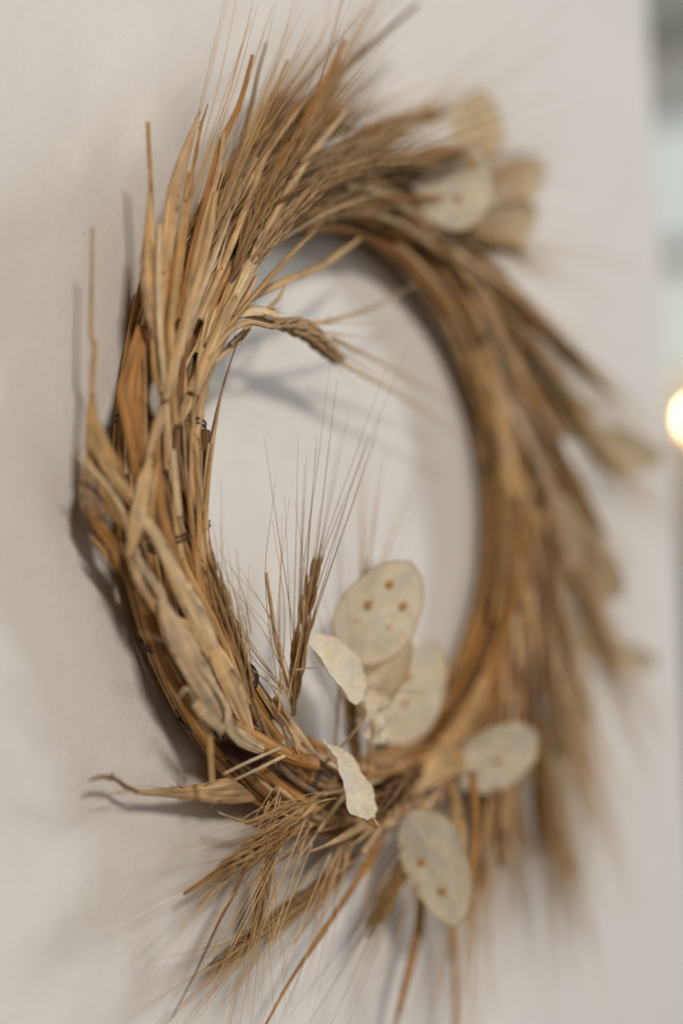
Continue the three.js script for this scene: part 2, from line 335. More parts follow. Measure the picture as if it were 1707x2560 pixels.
// loose pale strips flaring from the right side and from the tie at the bottom
reseed(21);
for (let i = 0; i < 62; i++) {
  const low = i >= 42, d = low ? rr(328, 372) : rr(195, 312), th = rr(-0.5, 2.4);
  const pts = stalkPath(d * deg, rr(0.012, 0.03), low ? rr(0.03, 0.07) : rr(0.05, 0.11), 0.011 + 0.006 * rand(), th, low ? rr(0.2, 1.1) : rr(0.1, 0.3) + Math.max(0, d - 262) * 0.009, rr(-0.05, 0.22), rr(0, 0.4));
  const w = rr(0.0009, 0.003), out = pts[1].clone().setZ(0).normalize().multiplyScalar(Math.cos(th)).add(V(0, 0, Math.max(0.2, Math.sin(th))));
  part('straw_strip', leaf(pts, [w * 0.8, w, w, w * 0.6, w * 0.15], { curl: rr(0.1, 0.9), hint: out, seg: 12 }), M[pick(['tan', 'pale', 'gold', 'pale', 'husk', 'tan'])], wreath);
}
reseed(15);
// ears that leave the ring: [from, to] degrees where they come free, how many, drift outwards, lift from the wall
const sprays = [
  [100, 134, 8, [-0.10, 0.12], [0.05, 0.30], 0.5, 0.06], [130, 178, 12, [0.05, 0.34], [-0.05, 0.25], 0.3], [180, 232, 12, [0.05, 0.34], [-0.05, 0.25], 0.35],
  [236, 284, 17, [0.08, 0.46], [-0.05, 0.25], 0.3], [282, 318, 13, [0.36, 0.88], [-0.05, 0.2], 0.2], [330, 375, 4, [0.2, 1.0], [-0.05, 0.12], 0.2, 0.055]];
for (const [d0, d1, n, dr, dz, st, shortAwn] of sprays) for (let k = 0; k < n; k++) {
  const free = rr(0.065, 0.10), bound = rr(0.04, 0.10), rel = (d0 + (d1 - d0) * (k + rand()) / n) * deg;
  const th = rr(-0.7, 2.3), rho = 0.008 + 0.008 * rand();
  const pts = stalkPath(rel - bound / R0, bound, free, rho, th, rr(...dr), rr(...dz), rr(0, st * 2));
  const cut = pts.length - 5 - Math.floor(rand() * 2), stemPts = pts.slice(0, cut + 1), earPts = pts.slice(cut);
  part('straw_stem', straw(stemPts, [rr(0.0024, 0.0032), 0.0017], { seg: 12, sides: 7, nodes: rand() < 0.4 ? 1 : 0 }), M[pick(strawTones)], wreath); stems++;
  barleyEar(earPts, rr(0.0048, 0.0064), { awn: shortAwn ? shortAwn * rr(0.8, 1.2) : rr(0.07, 0.115), density: shortAwn ? 0.55 : 0.8, parent: wreath, spread: rr(0.10, 0.2), tone: pick(['ear', 'ear', 'gold', 'tan', 'tan']), hint: V(rr(-1, 1), rr(-1, 1), rr(-1, 1)) });
}
reseed(16);
// wire bindings: two turns each round the bundle
for (const d of [28, 52, 66, 81, 99, 140, 185, 228, 262, 296, 334]) {
  const pts = [], rad = d > 50 && d < 110 ? 0.0163 : 0.0145, lean = rr(-0.12, 0.12);
  for (let i = 0; i <= 44; i++) { const a = i / 44 * Math.PI * 4.1, q = rad * (1 + 0.05 * Math.sin(a * 3 + d)); pts.push(ringPoint(d * deg + lean * Math.cos(a) * 0.3 + i * 0.0006, q * Math.cos(a), Math.max(-0.016, q * Math.sin(a) * 1.02))); }
  part('wire_tie', straw(pts, [0.0009], { seg: 130, sides: 6 }), M.wire, wreath);
}

// pieces that stand out in the photograph: kind, tone, path in mm, widths in mm
const PIECES = [
  ['straw', 'gold', [[-157.5,80.0,26.4], [-159.1,55.0,26.4], [-159.4,44.0,26.4], [-158.3,42.0,26.4], [-159.3,34.4,26.4], [-160.2,26.0,26.4]], [1.0, 1.3, 1.5, 1.9, 1.7, 1.8]],
  ['leaf', 'gold', [[-160.0,26.9,26.4], [-160.1,17.7,26.4], [-157.3,9.1,25.5], [-153.4,0.4,24.6], [-147.4,-7.7,22.9], [-139.0,-14.7,21.1]], [1.3, 4.3, 8.4, 11.8, 11.7, 6.6], {curl: 0.3}],
  ['leaf', 'tan', [[-164.0,12.2,29.0], [-158.2,3.6,29.0], [-150.1,-3.7,28.2], [-141.3,-9.8,26.4]], [0.5, 2.8, 3.8, 3.1], {curl: 0.4}],
  ['leaf', 'grey', [[-157.2,9.3,22.9], [-157.8,0.4,22.0], [-156.4,-9.1,21.1], [-151.0,-17.3,19.4]], [2.6, 5.9, 7.7, 5.2], {curl: 0.7}],
  ['straw', 'pale', [[-169.7,5.7,29.0], [-163.8,1.4,29.7], [-156.4,-5.5,29.9], [-150.0,-13.6,29.2], [-146.2,-24.2,27.8], [-141.5,-32.0,26.4]], [1.0, 1.4, 1.6, 1.7, 1.8, 1.7]],
  ['leaf', 'amber', [[-159.3,-8.9,21.1], [-154.3,-14.7,21.1], [-148.4,-21.1,21.1], [-144.5,-27.2,21.1], [-138.1,-35.8,21.1]], [1.0, 3.3, 4.4, 4.2, 3.2], {curl: 0.6}],
  ['leaf', 'gold', [[-154.1,-18.5,17.6], [-145.8,-27.0,18.9], [-137.7,-34.2,20.2], [-131.0,-42.6,21.1], [-125.6,-50.9,21.1]], [1.0, 2.6, 3.4, 3.7, 3.0], {curl: 0.5}],
  ['cane', 'amber', [[-132.7,51.7,22.9], [-136.3,42.4,23.8], [-137.6,38.1,23.8], [-141.2,28.0,24.6], [-140.2,18.0,24.6], [-137.9,9.0,23.8], [-135.0,1.3,22.0], [-128.4,-9.1,19.4]], [3.5, 5.8, 6.1, 9.2, 7.4, 6.6, 5.8, 4.8], {flat: 0.45}],
  ['cane', 'brown', [[-128.0,47.8,21.1], [-127.4,36.9,21.1], [-126.4,26.1,21.1], [-127.3,13.8,20.9], [-125.8,3.1,20.2]], [3.8, 4.6, 5.4, 4.6, 3.8], {flat: 0.7}],
  ['leaf', 'tan', [[-130.3,47.2,35.2], [-133.4,30.4,35.9], [-138.0,21.0,35.6], [-143.3,8.3,34.8], [-144.0,3.9,33.4]], [2.6, 3.3, 3.1, 2.3, 1.0], {curl: 0.6}],
  ['straw', 'tan', [[-86.4,78.8,35.2], [-107.4,54.9,37.0], [-117.0,40.5,37.8], [-124.3,27.9,37.0]], [3.7, 4.1, 4.3, 4.0]],
  ['leaf', 'tan', [[-82.4,75.0,31.7], [-98.2,56.7,33.0], [-115.4,37.8,34.3], [-125.1,24.7,35.2], [-129.0,17.7,35.2]], [1.7, 3.6, 4.6, 3.5, 1.3], {curl: 0.4}],
  ['straw', 'gold', [[-121.6,28.5,33.4], [-120.5,14.8,33.4], [-119.5,-3.2,33.4], [-119.5,-18.7,33.1], [-120.2,-31.0,32.4], [-118.8,-40.7,31.7]], [1.9, 2.0, 2.2, 2.1, 1.9, 1.6]],
  ['leaf', 'gold', [[-122.0,28.6,32.6], [-122.5,21.2,32.0], [-122.3,11.8,31.7], [-121.5,5.1,31.7]], [1.9, 4.8, 3.5, 1.1], {curl: 0.3}],
  ['straw', 'pale', [[-136.1,8.4,37.8], [-136.3,2.5,38.4], [-136.2,-4.0,38.7], [-135.5,-12.8,38.7]], [2.0, 2.1, 2.2, 2.2], {cut: true}],
  ['straw', 'tan', [[-135.2,23.9,35.2], [-136.4,11.1,36.1], [-135.7,2.2,35.2]], [2.4, 2.7, 2.6], {cut: true}],
  ['leaf', 'purple', [[-125.8,28.5,30.8], [-125.3,18.4,30.8], [-125.9,7.6,30.8], [-126.0,-2.4,30.8]], [1.6, 2.7, 2.4, 1.6], {curl: 0.5}],
  ['leaf', 'tan', [[-143.5,7.0,35.2], [-147.5,-1.6,35.9], [-150.4,-11.6,36.1], [-153.0,-20.7,35.4], [-153.4,-25.7,33.4]], [1.0, 4.6, 5.3, 4.0, 1.8], {curl: 0.7}],
  ['leaf', 'gold', [[-137.5,4.3,32.6], [-142.3,-4.4,33.1], [-143.8,-14.2,33.4], [-144.9,-21.9,33.4]], [1.3, 3.9, 4.4, 2.6], {curl: 0.6}],
  ['straw', 'amber', [[-135.4,13.8,29.9], [-135.8,1.5,30.6], [-135.7,-8.6,31.2], [-132.4,-21.2,31.7], [-128.2,-32.4,31.7]], [2.6, 3.3, 3.4, 3.4, 3.2]],
  ['straw', 'amber', [[-130.9,2.2,29.0], [-130.5,-6.5,29.7], [-127.1,-16.0,30.4], [-123.6,-23.7,30.8], [-117.6,-36.6,30.8]], [2.4, 2.6, 2.7, 2.7, 2.7]],
  ['straw', 'brown', [[-120.6,2.7,28.2], [-119.9,-8.1,28.2], [-118.9,-19.0,28.2], [-115.2,-31.2,28.2]], [2.7, 3.5, 3.5, 3.0]],
  ['leaf', 'pale', [[-152.2,-11.3,37.0], [-148.7,-16.7,38.7], [-144.4,-23.0,39.6], [-139.1,-31.4,39.6], [-132.4,-40.4,39.6], [-123.3,-52.6,38.7], [-116.1,-59.6,37.0]], [1.8, 3.3, 3.8, 4.1, 6.8, 6.6, 1.9], {curl: 0.6}],
  ['leaf', 'husk', [[-143.6,-38.7,37.0], [-141.2,-46.5,38.7], [-137.0,-54.4,39.6], [-129.3,-64.7,39.6], [-117.9,-77.8,37.8], [-114.0,-82.5,36.1]], [2.0, 5.6, 8.5, 8.6, 6.6, 1.9], {curl: 0.5}],
  ['leaf', 'tan', [[-135.2,-46.5,35.2], [-123.7,-53.1,37.0], [-115.1,-63.0,37.8], [-104.4,-79.1,37.0], [-98.1,-86.9,35.2]], [2.6, 5.8, 7.2, 6.3, 1.9], {curl: 0.6}],
  ['leaf', 'pale', [[-131.0,-60.6,40.5], [-123.3,-69.6,41.4], [-117.9,-76.3,41.4], [-115.8,-83.2,40.5], [-109.1,-88.2,40.5], [-98.9,-92.9,39.6]], [1.3, 1.8, 2.0, 3.5, 5.6, 3.6], {curl: 0.5}],
  ['leaf', 'husk', [[-151.7,-20.0,33.4], [-148.8,-28.3,34.0], [-141.0,-37.4,34.6], [-138.3,-45.3,35.2]], [2.0, 2.5, 3.1, 1.6], {curl: 0.6}],
  ['leaf', 'tan', [[-150.2,-25.6,30.8], [-147.6,-33.3,31.4], [-140.7,-42.5,32.3], [-134.9,-51.9,33.4]], [1.8, 2.6, 2.8, 1.3], {curl: 0.7}],
  ['cane', 'amber', [[-138.0,-31.8,19.4], [-133.7,-39.9,20.2], [-130.2,-50.5,21.1], [-124.0,-65.2,22.0], [-119.4,-73.7,22.9], [-110.8,-86.3,23.8], [-99.4,-95.3,24.6]], [3.7, 4.0, 4.3, 4.6, 4.6, 4.7, 4.2], {flat: 0.8}],
  ['cane', 'amber', [[-106.9,-83.5,33.4], [-95.5,-89.9,34.3], [-83.7,-95.7,35.2], [-63.2,-102.5,34.3]], [5.4, 5.8, 5.9, 5.8], {flat: 0.9, cut: true}],
  ['straw', 'amber', [[-114.9,-40.7,28.2], [-107.0,-51.9,28.8], [-99.0,-63.5,29.5], [-89.9,-79.5,30.1], [-78.0,-92.0,30.8]], [3.3, 3.6, 3.6, 3.7, 3.4]],
  ['straw', 'brown', [[-118.5,-32.4,26.4], [-109.8,-44.9,27.1], [-102.4,-57.7,28.2], [-96.9,-69.2,29.3], [-89.8,-82.3,29.9]], [3.0, 3.3, 3.3, 3.3, 3.1]],
  ['straw', 'gold', [[-126.9,-27.1,31.7], [-120.4,-38.0,32.3], [-112.6,-49.0,33.0], [-103.7,-65.9,33.4], [-98.0,-77.3,33.4]], [2.1, 2.4, 2.7, 2.5, 1.9]],
  ['straw', 'pale', [[-142.2,-71.5,42.2], [-141.0,-69.2,43.1], [-139.4,-68.3,43.1], [-137.6,-69.4,43.1], [-133.3,-73.9,42.2], [-120.1,-83.3,41.4]], [0.6, 0.9, 1.0, 1.0, 1.2, 1.3]],
  ['braid', 'pale', [[-135.2,-73.5,43.1], [-130.6,-78.0,43.1], [-121.1,-83.7,42.2]], [2.6, 3.6, 3.2]],
  ['straw', 'gold', [[-122.5,-80.2,37.0], [-122.3,-90.8,37.0], [-120.9,-101.2,36.1]], [1.6, 1.8, 1.9], {cut: true}],
  ['leaf', 'purple', [[-107.2,-88.7,29.9], [-100.2,-94.3,30.8], [-90.7,-98.9,31.7]], [4.1, 6.1, 3.4], {curl: 0.5}],
  ['leaf', 'tan', [[-70.7,-110.3,19.4], [-78.7,-109.8,19.4], [-88.7,-109.0,18.5], [-98.4,-108.2,17.6], [-110.5,-106.7,16.7], [-124.7,-104.7,15.8], [-134.2,-103.4,15.0]], [5.9, 9.3, 9.7, 7.9, 4.7, 2.7, 1.6], {curl: 0.9}],
  ['leaf', 'brown', [[-133.7,-103.5,15.0], [-139.8,-100.7,15.0], [-144.1,-97.8,15.0], [-147.1,-96.7,15.0], [-151.2,-96.2,15.0], [-155.2,-96.5,15.0]], [1.3, 1.6, 1.2, 1.3, 1.4, 0.6], {curl: 0.8}],
  ['straw', 'amber', [[-88.8,-130.6,19.4], [-94.0,-132.8,19.4], [-107.2,-137.9,17.6], [-115.5,-140.3,16.7]], [1.7, 2.0, 1.9, 1.2]],
  ['straw', 'pale', [[-88.0,-93.4,38.7], [-105.4,-96.1,38.7], [-116.9,-98.6,37.8]], [1.3, 1.1, 0.8]],
  ['straw', 'pale', [[-85.9,-96.4,38.7], [-101.4,-99.3,38.7], [-112.0,-101.3,37.8]], [1.4, 1.1, 0.7]],
  ['straw', 'tan', [[-155.8,-49.6,38.7], [-149.7,-51.2,37.8], [-142.1,-53.3,37.0]], [0.4, 0.5, 0.5]],
  ['straw', 'gold', [[-135.8,118.3,31.7], [-135.7,105.6,31.7], [-135.5,94.2,31.7], [-135.6,84.1,31.7], [-136.0,65.2,32.6], [-135.6,46.2,33.4]], [1.5, 1.5, 1.7, 1.9, 2.4, 2.6]],
  ['leaf', 'tan', [[-137.6,92.8,33.4], [-138.9,77.9,33.4], [-139.6,64.4,33.9], [-138.5,51.3,34.3], [-137.3,44.9,34.3]], [1.6, 3.9, 6.0, 5.2, 2.4], {curl: 0.9}],
  ['leaf', 'tan', [[-119.6,124.3,40.5], [-121.2,120.0,39.6], [-128.9,99.2,37.0], [-130.9,84.3,35.2], [-133.1,68.0,34.3], [-134.3,52.0,33.4]], [0.5, 1.1, 3.7, 5.0, 4.5, 2.1], {curl: 0.8}],
  ['leaf', 'gold', [[-107.2,131.4,33.4], [-112.0,120.3,33.4], [-119.6,92.3,33.4], [-125.7,66.6,33.4], [-128.3,52.8,33.4]], [0.4, 1.2, 2.0, 2.9, 1.9], {curl: 0.7}],
  ['straw', 'amber', [[-86.0,153.8,37.0], [-93.1,135.0,36.3], [-104.4,116.4,35.6], [-110.6,99.3,34.8], [-119.4,75.7,34.3], [-126.6,52.9,34.3]], [1.2, 2.0, 2.2, 2.2, 2.7, 2.9]],
  ['straw', 'grey', [[-64.3,167.5,26.4], [-71.1,154.2,27.3], [-76.2,142.1,28.2], [-86.5,121.4,29.9], [-98.7,96.7,31.7], [-115.1,62.7,33.4]], [0.9, 1.3, 1.8, 2.0, 2.5, 2.7]],
  ['leaf', 'amber', [[-32.2,174.2,39.6], [-52.5,144.7,39.6], [-67.7,122.5,38.7], [-76.3,110.1,37.8], [-85.1,98.3,37.0]], [1.6, 3.0, 5.3, 5.8, 2.6], {curl: 0.6}],
  ['leaf', 'pale', [[-30.2,148.2,38.7], [-59.5,119.9,38.7], [-78.9,96.8,38.7], [-89.5,80.0,37.8], [-107.2,55.0,37.0]], [1.3, 3.0, 4.0, 3.7, 2.5], {curl: 0.6}],
  ['straw', 'pale', [[-90.6,114.5,40.5], [-103.6,95.4,40.5], [-118.0,68.3,39.6], [-126.6,49.6,37.8]], [1.3, 1.8, 2.0, 2.1], {cut: true}],
  ['straw', 'tan', [[-81.7,116.5,37.0], [-92.8,98.1,37.8], [-107.1,74.3,37.8], [-119.5,53.4,37.0]], [1.9, 2.5, 2.5, 2.2], {cut: true}],
  ['straw', 'brown', [[38.7,213.8,29.9], [-7.6,178.0,29.9], [-59.7,134.1,29.9], [-77.8,115.9,29.9], [-97.0,91.6,29.9]], [1.7, 2.5, 3.0, 2.9, 2.5]],
  ['straw', 'gold', [[-60.5,160.2,33.4], [-71.1,143.6,33.4], [-91.2,112.3,33.4], [-110.1,80.2,33.4], [-121.5,56.4,33.4]], [1.1, 1.5, 1.9, 2.1, 2.0]],
  ['straw', 'tan', [[-105.4,120.7,38.7], [-109.4,105.8,38.7], [-119.0,80.6,37.8], [-126.0,55.4,36.1]], [1.1, 1.8, 2.3, 2.4]],
  ['straw', 'pale', [[-98.8,106.8,37.8], [-106.3,88.4,37.8], [-117.7,67.1,37.8], [-129.6,44.0,37.6], [-134.4,30.3,37.0]], [1.7, 2.2, 2.4, 2.2, 1.8]],
  ['straw', 'gold', [[-121.8,103.6,36.1], [-125.8,85.1,36.1], [-131.2,65.4,35.6], [-134.7,43.7,35.2], [-137.4,27.6,35.2]], [1.4, 1.9, 2.3, 2.4, 2.1]],
  ['straw', 'brown', [[-67.3,97.1,29.9], [-80.6,82.8,30.6], [-93.5,66.2,31.2], [-105.8,50.3,31.9], [-115.5,36.7,32.6]], [3.0, 3.5, 3.7, 3.3, 2.7]],
  ['straw', 'tan', [[-112.9,97.7,40.5], [-118.0,80.3,40.5], [-126.5,60.1,40.0], [-134.3,40.6,39.2], [-138.5,24.6,37.8]], [1.9, 2.7, 2.9, 2.6, 2.1], {cut: true}],
  ['straw', 'pale', [[-137.4,82.8,37.0], [-139.0,66.7,37.0], [-139.0,50.9,37.0], [-137.8,34.0,36.7], [-136.0,18.4,36.1]], [1.6, 2.0, 2.2, 2.1, 1.8]],
  ['straw', 'gold', [[-130.0,78.5,38.7], [-133.5,61.9,38.7], [-136.0,45.8,38.3], [-135.1,30.2,37.6], [-133.2,17.2,37.0]], [1.6, 2.4, 2.6, 2.6, 2.4], {cut: true}],
  ['straw', 'gold', [[-137.0,49.2,31.7], [-137.4,38.5,32.3], [-136.4,26.7,32.6], [-136.2,14.8,32.6]], [1.8, 2.4, 2.4, 1.8]],
  ['straw', 'amber', [[-117.4,35.8,27.3], [-120.1,23.2,27.3], [-121.1,9.5,27.6], [-120.5,-4.1,28.2]], [3.0, 3.3, 3.2, 3.2]],
  ['straw', 'tan', [[-118.2,39.7,38.7], [-109.5,48.9,38.7], [-95.4,55.5,37.8], [-83.2,55.9,37.0], [-71.6,56.9,37.0]], [1.9, 2.2, 2.2, 2.1, 1.7]],
  ['leaf', 'tan', [[-113.9,46.1,35.2], [-96.7,59.0,33.4], [-72.5,59.8,31.7], [-53.8,61.5,30.8], [-40.6,64.0,30.8], [-22.3,69.2,30.8], [-2.2,75.8,29.9], [27.0,88.5,29.0]], [2.7, 3.7, 2.6, 2.0, 1.8, 1.7, 1.3, 0.5], {curl: 0.7}],
  ['leaf', 'tan', [[-107.5,51.3,33.4], [-90.3,64.4,32.6], [-65.1,76.1,31.7], [-42.3,85.2,31.7], [-25.9,94.2,30.8], [-13.2,101.4,29.9]], [2.2, 3.1, 3.0, 2.6, 2.4, 1.0], {curl: 0.7}],
  ['leaf', 'pale', [[-98.6,57.7,35.2], [-87.4,61.4,35.2], [-76.1,61.4,35.2], [-73.9,60.3,35.2]], [2.0, 4.3, 3.5, 1.2], {curl: 0.5}],
  ['straw', 'gold', [[-107.4,50.8,37.0], [-90.6,65.7,37.0], [-68.8,83.7,36.7], [-50.9,96.7,36.1]], [1.6, 2.0, 1.8, 0.8]],
  ['straw', 'tan', [[-98.3,48.4,31.7], [-81.0,60.6,31.7], [-68.5,69.7,31.4], [-62.5,78.2,30.8]], [1.4, 1.6, 1.3, 0.6]],
  ['leaf', 'tan', [[-112.6,37.3,29.9], [-101.8,44.0,29.9], [-90.6,51.7,29.9], [-84.8,56.0,29.9]], [1.1, 2.2, 2.8, 1.4], {curl: 0.6}],
  ['straw', 'amber', [[-9.4,-137.7,26.4], [-32.3,-153.7,26.4], [-51.3,-167.8,24.6], [-69.1,-181.2,22.9], [-81.4,-193.8,21.1]], [2.9, 2.6, 1.9, 1.3, 0.9]],
  ['leaf', 'amber', [[20.5,-166.0,22.9], [19.0,-177.1,22.9], [13.1,-192.1,22.0], [5.9,-206.5,21.1], [1.8,-218.4,19.4]], [4.0, 4.6, 3.9, 2.9, 1.3], {curl: 0.6}],
  ['straw', 'gold', [[35.5,-173.6,26.4], [38.3,-185.9,26.4], [41.2,-203.5,24.6], [42.3,-228.2,22.9]], [3.0, 2.7, 2.4, 2.4]],
  ['straw', 'brown', [[-88.1,-124.6,26.4], [-93.4,-133.4,26.4], [-100.0,-142.5,25.5], [-106.3,-149.7,24.6], [-117.8,-165.1,22.9], [-128.2,-177.7,21.1]], [1.7, 1.8, 1.4, 1.0, 0.7, 0.4]],
  ['straw', 'tan', [[-91.7,-32.3,38.7], [-89.0,-41.8,37.8], [-86.2,-54.5,37.0], [-77.7,-73.5,35.2]], [1.1, 1.3, 1.3, 1.3]],
  ['straw', 'brown', [[34.3,-118.2,45.8], [28.0,-116.5,45.8], [21.4,-117.1,44.0], [14.9,-118.2,42.2]], [0.5, 0.8, 1.0, 1.0]],
  ['straw', 'pale', [[-86.6,-66.5,45.8], [-80.4,-66.3,45.8], [-72.3,-66.6,44.9]], [0.6, 0.6, 0.6]],
  ['straw', 'tan', [[-51.0,-75.0,44.0], [-25.0,-78.7,44.0], [-1.3,-81.9,44.0]], [0.4, 0.6, 0.5]],
  ['straw', 'pale', [[-76.4,-113.5,45.8], [-72.0,-113.3,45.8], [-64.8,-113.9,44.9]], [0.7, 0.7, 0.6]],
  ['ear', 'ear', [[-73.2,-83.9,33.4], [-75.2,-70.8,37.0], [-75.0,-62.3,38.7], [-72.7,-45.6,41.4], [-69.8,-32.5,43.1]], [3.7, 4.9, 4.9, 4.3, 3.2], {awn: 85, sharp: 1, density: 0.55}],
  ['ear', 'ear', [[-92.0,-83.5,31.7], [-98.5,-66.3,32.6], [-106.5,-49.3,33.4], [-113.3,-34.1,33.4]], [5.0, 5.0, 4.6, 3.0], {awn: 50, sharp: 1}],
  ['ear', 'ear', [[-81.8,55.6,37.0], [-71.6,57.5,36.1], [-59.8,57.1,35.2], [-47.8,54.7,33.4], [-37.5,51.5,31.7]], [2.9, 4.7, 6.8, 7.3, 6.2], {awn: 70, sharp: 0, tone: 'tan', density: 0.5}],
  ['ear', 'ear', [[-79.1,-124.7,26.4], [-80.5,-135.3,25.5], [-82.6,-143.3,24.6], [-85.1,-156.3,22.9]], [2.9, 3.4, 3.1, 2.3], {awn: 60, sharp: 1, density: 0.6}],
  ['ear', 'ear', [[-57.8,-125.1,29.9], [-74.4,-125.2,29.9], [-88.2,-127.3,28.2], [-99.4,-132.3,26.4]], [3.5, 3.7, 3.4, 2.2], {awn: 55, sharp: 1, density: 0.6, tone: 'tan'}],
  ['ear', 'ear', [[-11.9,-115.8,17.6], [-22.8,-90.6,22.9], [-20.1,-59.5,26.4], [-15.8,-34.4,28.2]], [4.8, 4.7, 4.1, 2.9], {awn: 75, sharp: 0}],
  ['ear', 'ear', [[107.3,-89.0,19.4], [118.6,-114.4,20.2], [131.6,-142.6,20.2], [140.9,-167.1,19.4]], [4.9, 6.4, 6.1, 3.9], {awn: 75, sharp: 0, tone: 'tan'}],
  ['ear', 'ear', [[127.6,-104.1,15.8], [139.0,-130.4,15.8], [155.5,-160.1,15.8], [167.1,-183.8,15.8]], [4.6, 5.8, 5.5, 3.6], {awn: 70, sharp: 0, tone: 'ear'}],
  ['ear', 'ear', [[92.4,-102.3,22.9], [94.5,-126.2,22.9], [107.5,-155.7,22.0]], [4.0, 5.1, 3.7], {awn: 60, sharp: 0, tone: 'gold'}],
  ['ear', 'ear', [[18.7,-115.4,26.4], [-6.6,-117.2,35.2], [-27.1,-120.9,42.2]], [6.6, 8.9, 6.1], {awn: 16, sharp: 0, tone: 'brown'}],
  ['straw', 'amber', [[22.2,-115.6,49.3], [24.4,-135.4,48.4], [23.9,-153.2,46.6], [19.9,-170.2,44.9]], [3.6, 3.9, 3.3, 1.6]],
  ['leaf', 'gold', [[9.4,-118.8,47.5], [14.0,-135.4,47.5], [12.6,-151.0,47.5], [10.1,-161.7,46.6]], [2.9, 4.8, 4.2, 1.3], {curl: 0.5}],
  ['straw', 'tan', [[62.6,-116.3,35.2], [57.3,-136.3,35.2], [53.2,-157.9,33.4]], [2.8, 3.1, 1.7]],
];
reseed(17);
for (const [kind, tone, path, widths, o = {}] of PIECES) {
  const pts = path.map((p) => V(p[0] / 1000, p[1] / 1000, p[2] / 1000)), w = widths.map((x) => x / 1000);
  if (kind === 'straw') part('straw_stem', straw(pts, w, { seg: 22, sides: 9, cut: !!o.cut, flat: rr(0.7, 1), nodes: rand() < 0.25 ? 1 : 0 }), M[tone], wreath);
  else if (kind === 'cane') part('cane', straw(pts, w, { seg: 44, sides: 16, flat: o.flat, cut: !!o.cut, ridged: 0.07 }), M[tone], wreath);
  else if (kind === 'leaf') part('leaf_sheath', frayed(leaf(pts, w, { curl: o.curl * 0.55, seg: 30 }), pts, w), M[tone], wreath);
  else if (kind === 'ear') barleyEar(pts, Math.max(...w) * 1.05, { awn: o.awn / 1000, sharp: o.sharp, parent: wreath, spread: 0.2, tone: o.tone || 'ear', density: o.density || 0.8 });
  else {                                                               // plaited scrap of husk
    const b = new THREE.Group(); b.name = 'plaited_husk'; wreath.add(b);
    const f = frames(pts, 30, V(-0.5, 0.1, 0.8));
    for (let s = 0; s < 3; s++) { const q = []; for (let i = 0; i <= 30; i++) { const a = i * 0.75 + s * 2.094; q.push(f.P[i].clone().addScaledVector(f.B[i], Math.sin(a) * 0.0013).addScaledVector(f.N[i], Math.sin(2 * a) * 0.0006)); } part('strand', straw(q, [0.0011, 0.0013, 0.001], { seg: 60, sides: 6 }), M[tone], b); }
  }
}
reseed(18);
// loose single awns over the lower left of the ring
function looseAwns(n, from, fromJ, to, toJ, w, curve = 0.09) {
  for (let k = 0; k < n; k++) {
    const j = (c, q) => V(c[0] / 1000 + rr(-1, 1) * q[0] / 1000, c[1] / 1000 + rr(-1, 1) * q[1] / 1000, c[2] / 1000 + rr(-1, 1) * q[2] / 1000);
    const sh = V(rr(-1, 1), rr(-1, 1), rr(-1, 1)), jj = (c, q) => j(c, q.map((x) => x * 0.25)).add(V(sh.x * q[0], sh.y * q[1], sh.z * q[2]).multiplyScalar(0.00085));
    const a = jj(from, fromJ), b = jj(to, toJ), mid = a.clone().lerp(b, 0.5).add(V(rr(-1, 1), rr(-1, 1), rr(-1, 1)).multiplyScalar(a.distanceTo(b) * curve));
    part('loose_awn', hair([a, mid, b], w, 8), pick([M.awn, M.awnPale, M.awnPale]), wreath);
  }
}
looseAwns(16, [-68.9,-115.9,33.4], [14, 5, 4], [-102.9,-121.9,29.9], [9, 7, 6], 0.0005);
looseAwns(10, [-73.9,-119.5,31.7], [12, 5, 4], [-99.0,-126.8,28.2], [10, 12, 6], 0.0005);
looseAwns(8, [-82.6,-111.2,31.7], [6, 5, 4], [-88.6,-132.9,26.4], [10, 10, 6], 0.0005);
looseAwns(3, [-110.8,-107.3,17.6], [2, 1, 1], [-153.5,-108.2,15.0], [8, 10, 3], 0.00045);
looseAwns(1, [-133.3,-104.7,16.7], [1, 1, 1], [-167.1,-98.0,15.0], [2, 1, 2], 0.0004);
looseAwns(2, [-38.2,-132.7,29.9], [4, 3, 3], [-81.2,-120.2,24.6], [4, 3, 6], 0.0005);
looseAwns(1, [-37.6,57.4,31.7], [0, 0, 0], [58.7,40.0,26.4], [0, 0, 0], 0.0026, 0.02);
looseAwns(1, [-38.1,49.7,31.7], [0, 0, 0], [69.5,23.2,26.4], [0, 0, 0], 0.0026, 0.02);
looseAwns(9, [-77.7,-73.5,35.2], [4, 5, 3], [-110.2,-34.3,35.2], [12, 12, 5], 0.0005);
looseAwns(7, [-101.4,-61.9,33.4], [6, 12, 3], [-118.0,-27.4,35.2], [5, 10, 5], 0.0005);
looseAwns(5, [-84.8,-78.5,37.0], [4, 4, 3], [-86.9,-7.0,42.2], [8, 10, 5], 0.0006);
looseAwns(7, [-125.9,90.7,35.2], [5, 8, 4], [-98.3,169.2,40.5], [12, 8, 8], 0.0007, 0.02);
looseAwns(6, [-109.2,94.0,35.2], [6, 8, 4], [-78.0,172.7,40.5], [14, 6, 8], 0.0007, 0.02);
looseAwns(14, [-72.2,-127.0,29.9], [10, 6, 5], [-114.3,-175.0,24.6], [26, 8, 8], 0.0006, 0.03);
looseAwns(9, [-46.2,-134.5,28.2], [10, 5, 5], [-76.6,-190.6,22.9], [24, 8, 8], 0.0006, 0.03);
looseAwns(9, [-78.7,-120.3,29.9], [8, 6, 5], [-129.9,-137.3,24.6], [18, 16, 8], 0.0005, 0.04);

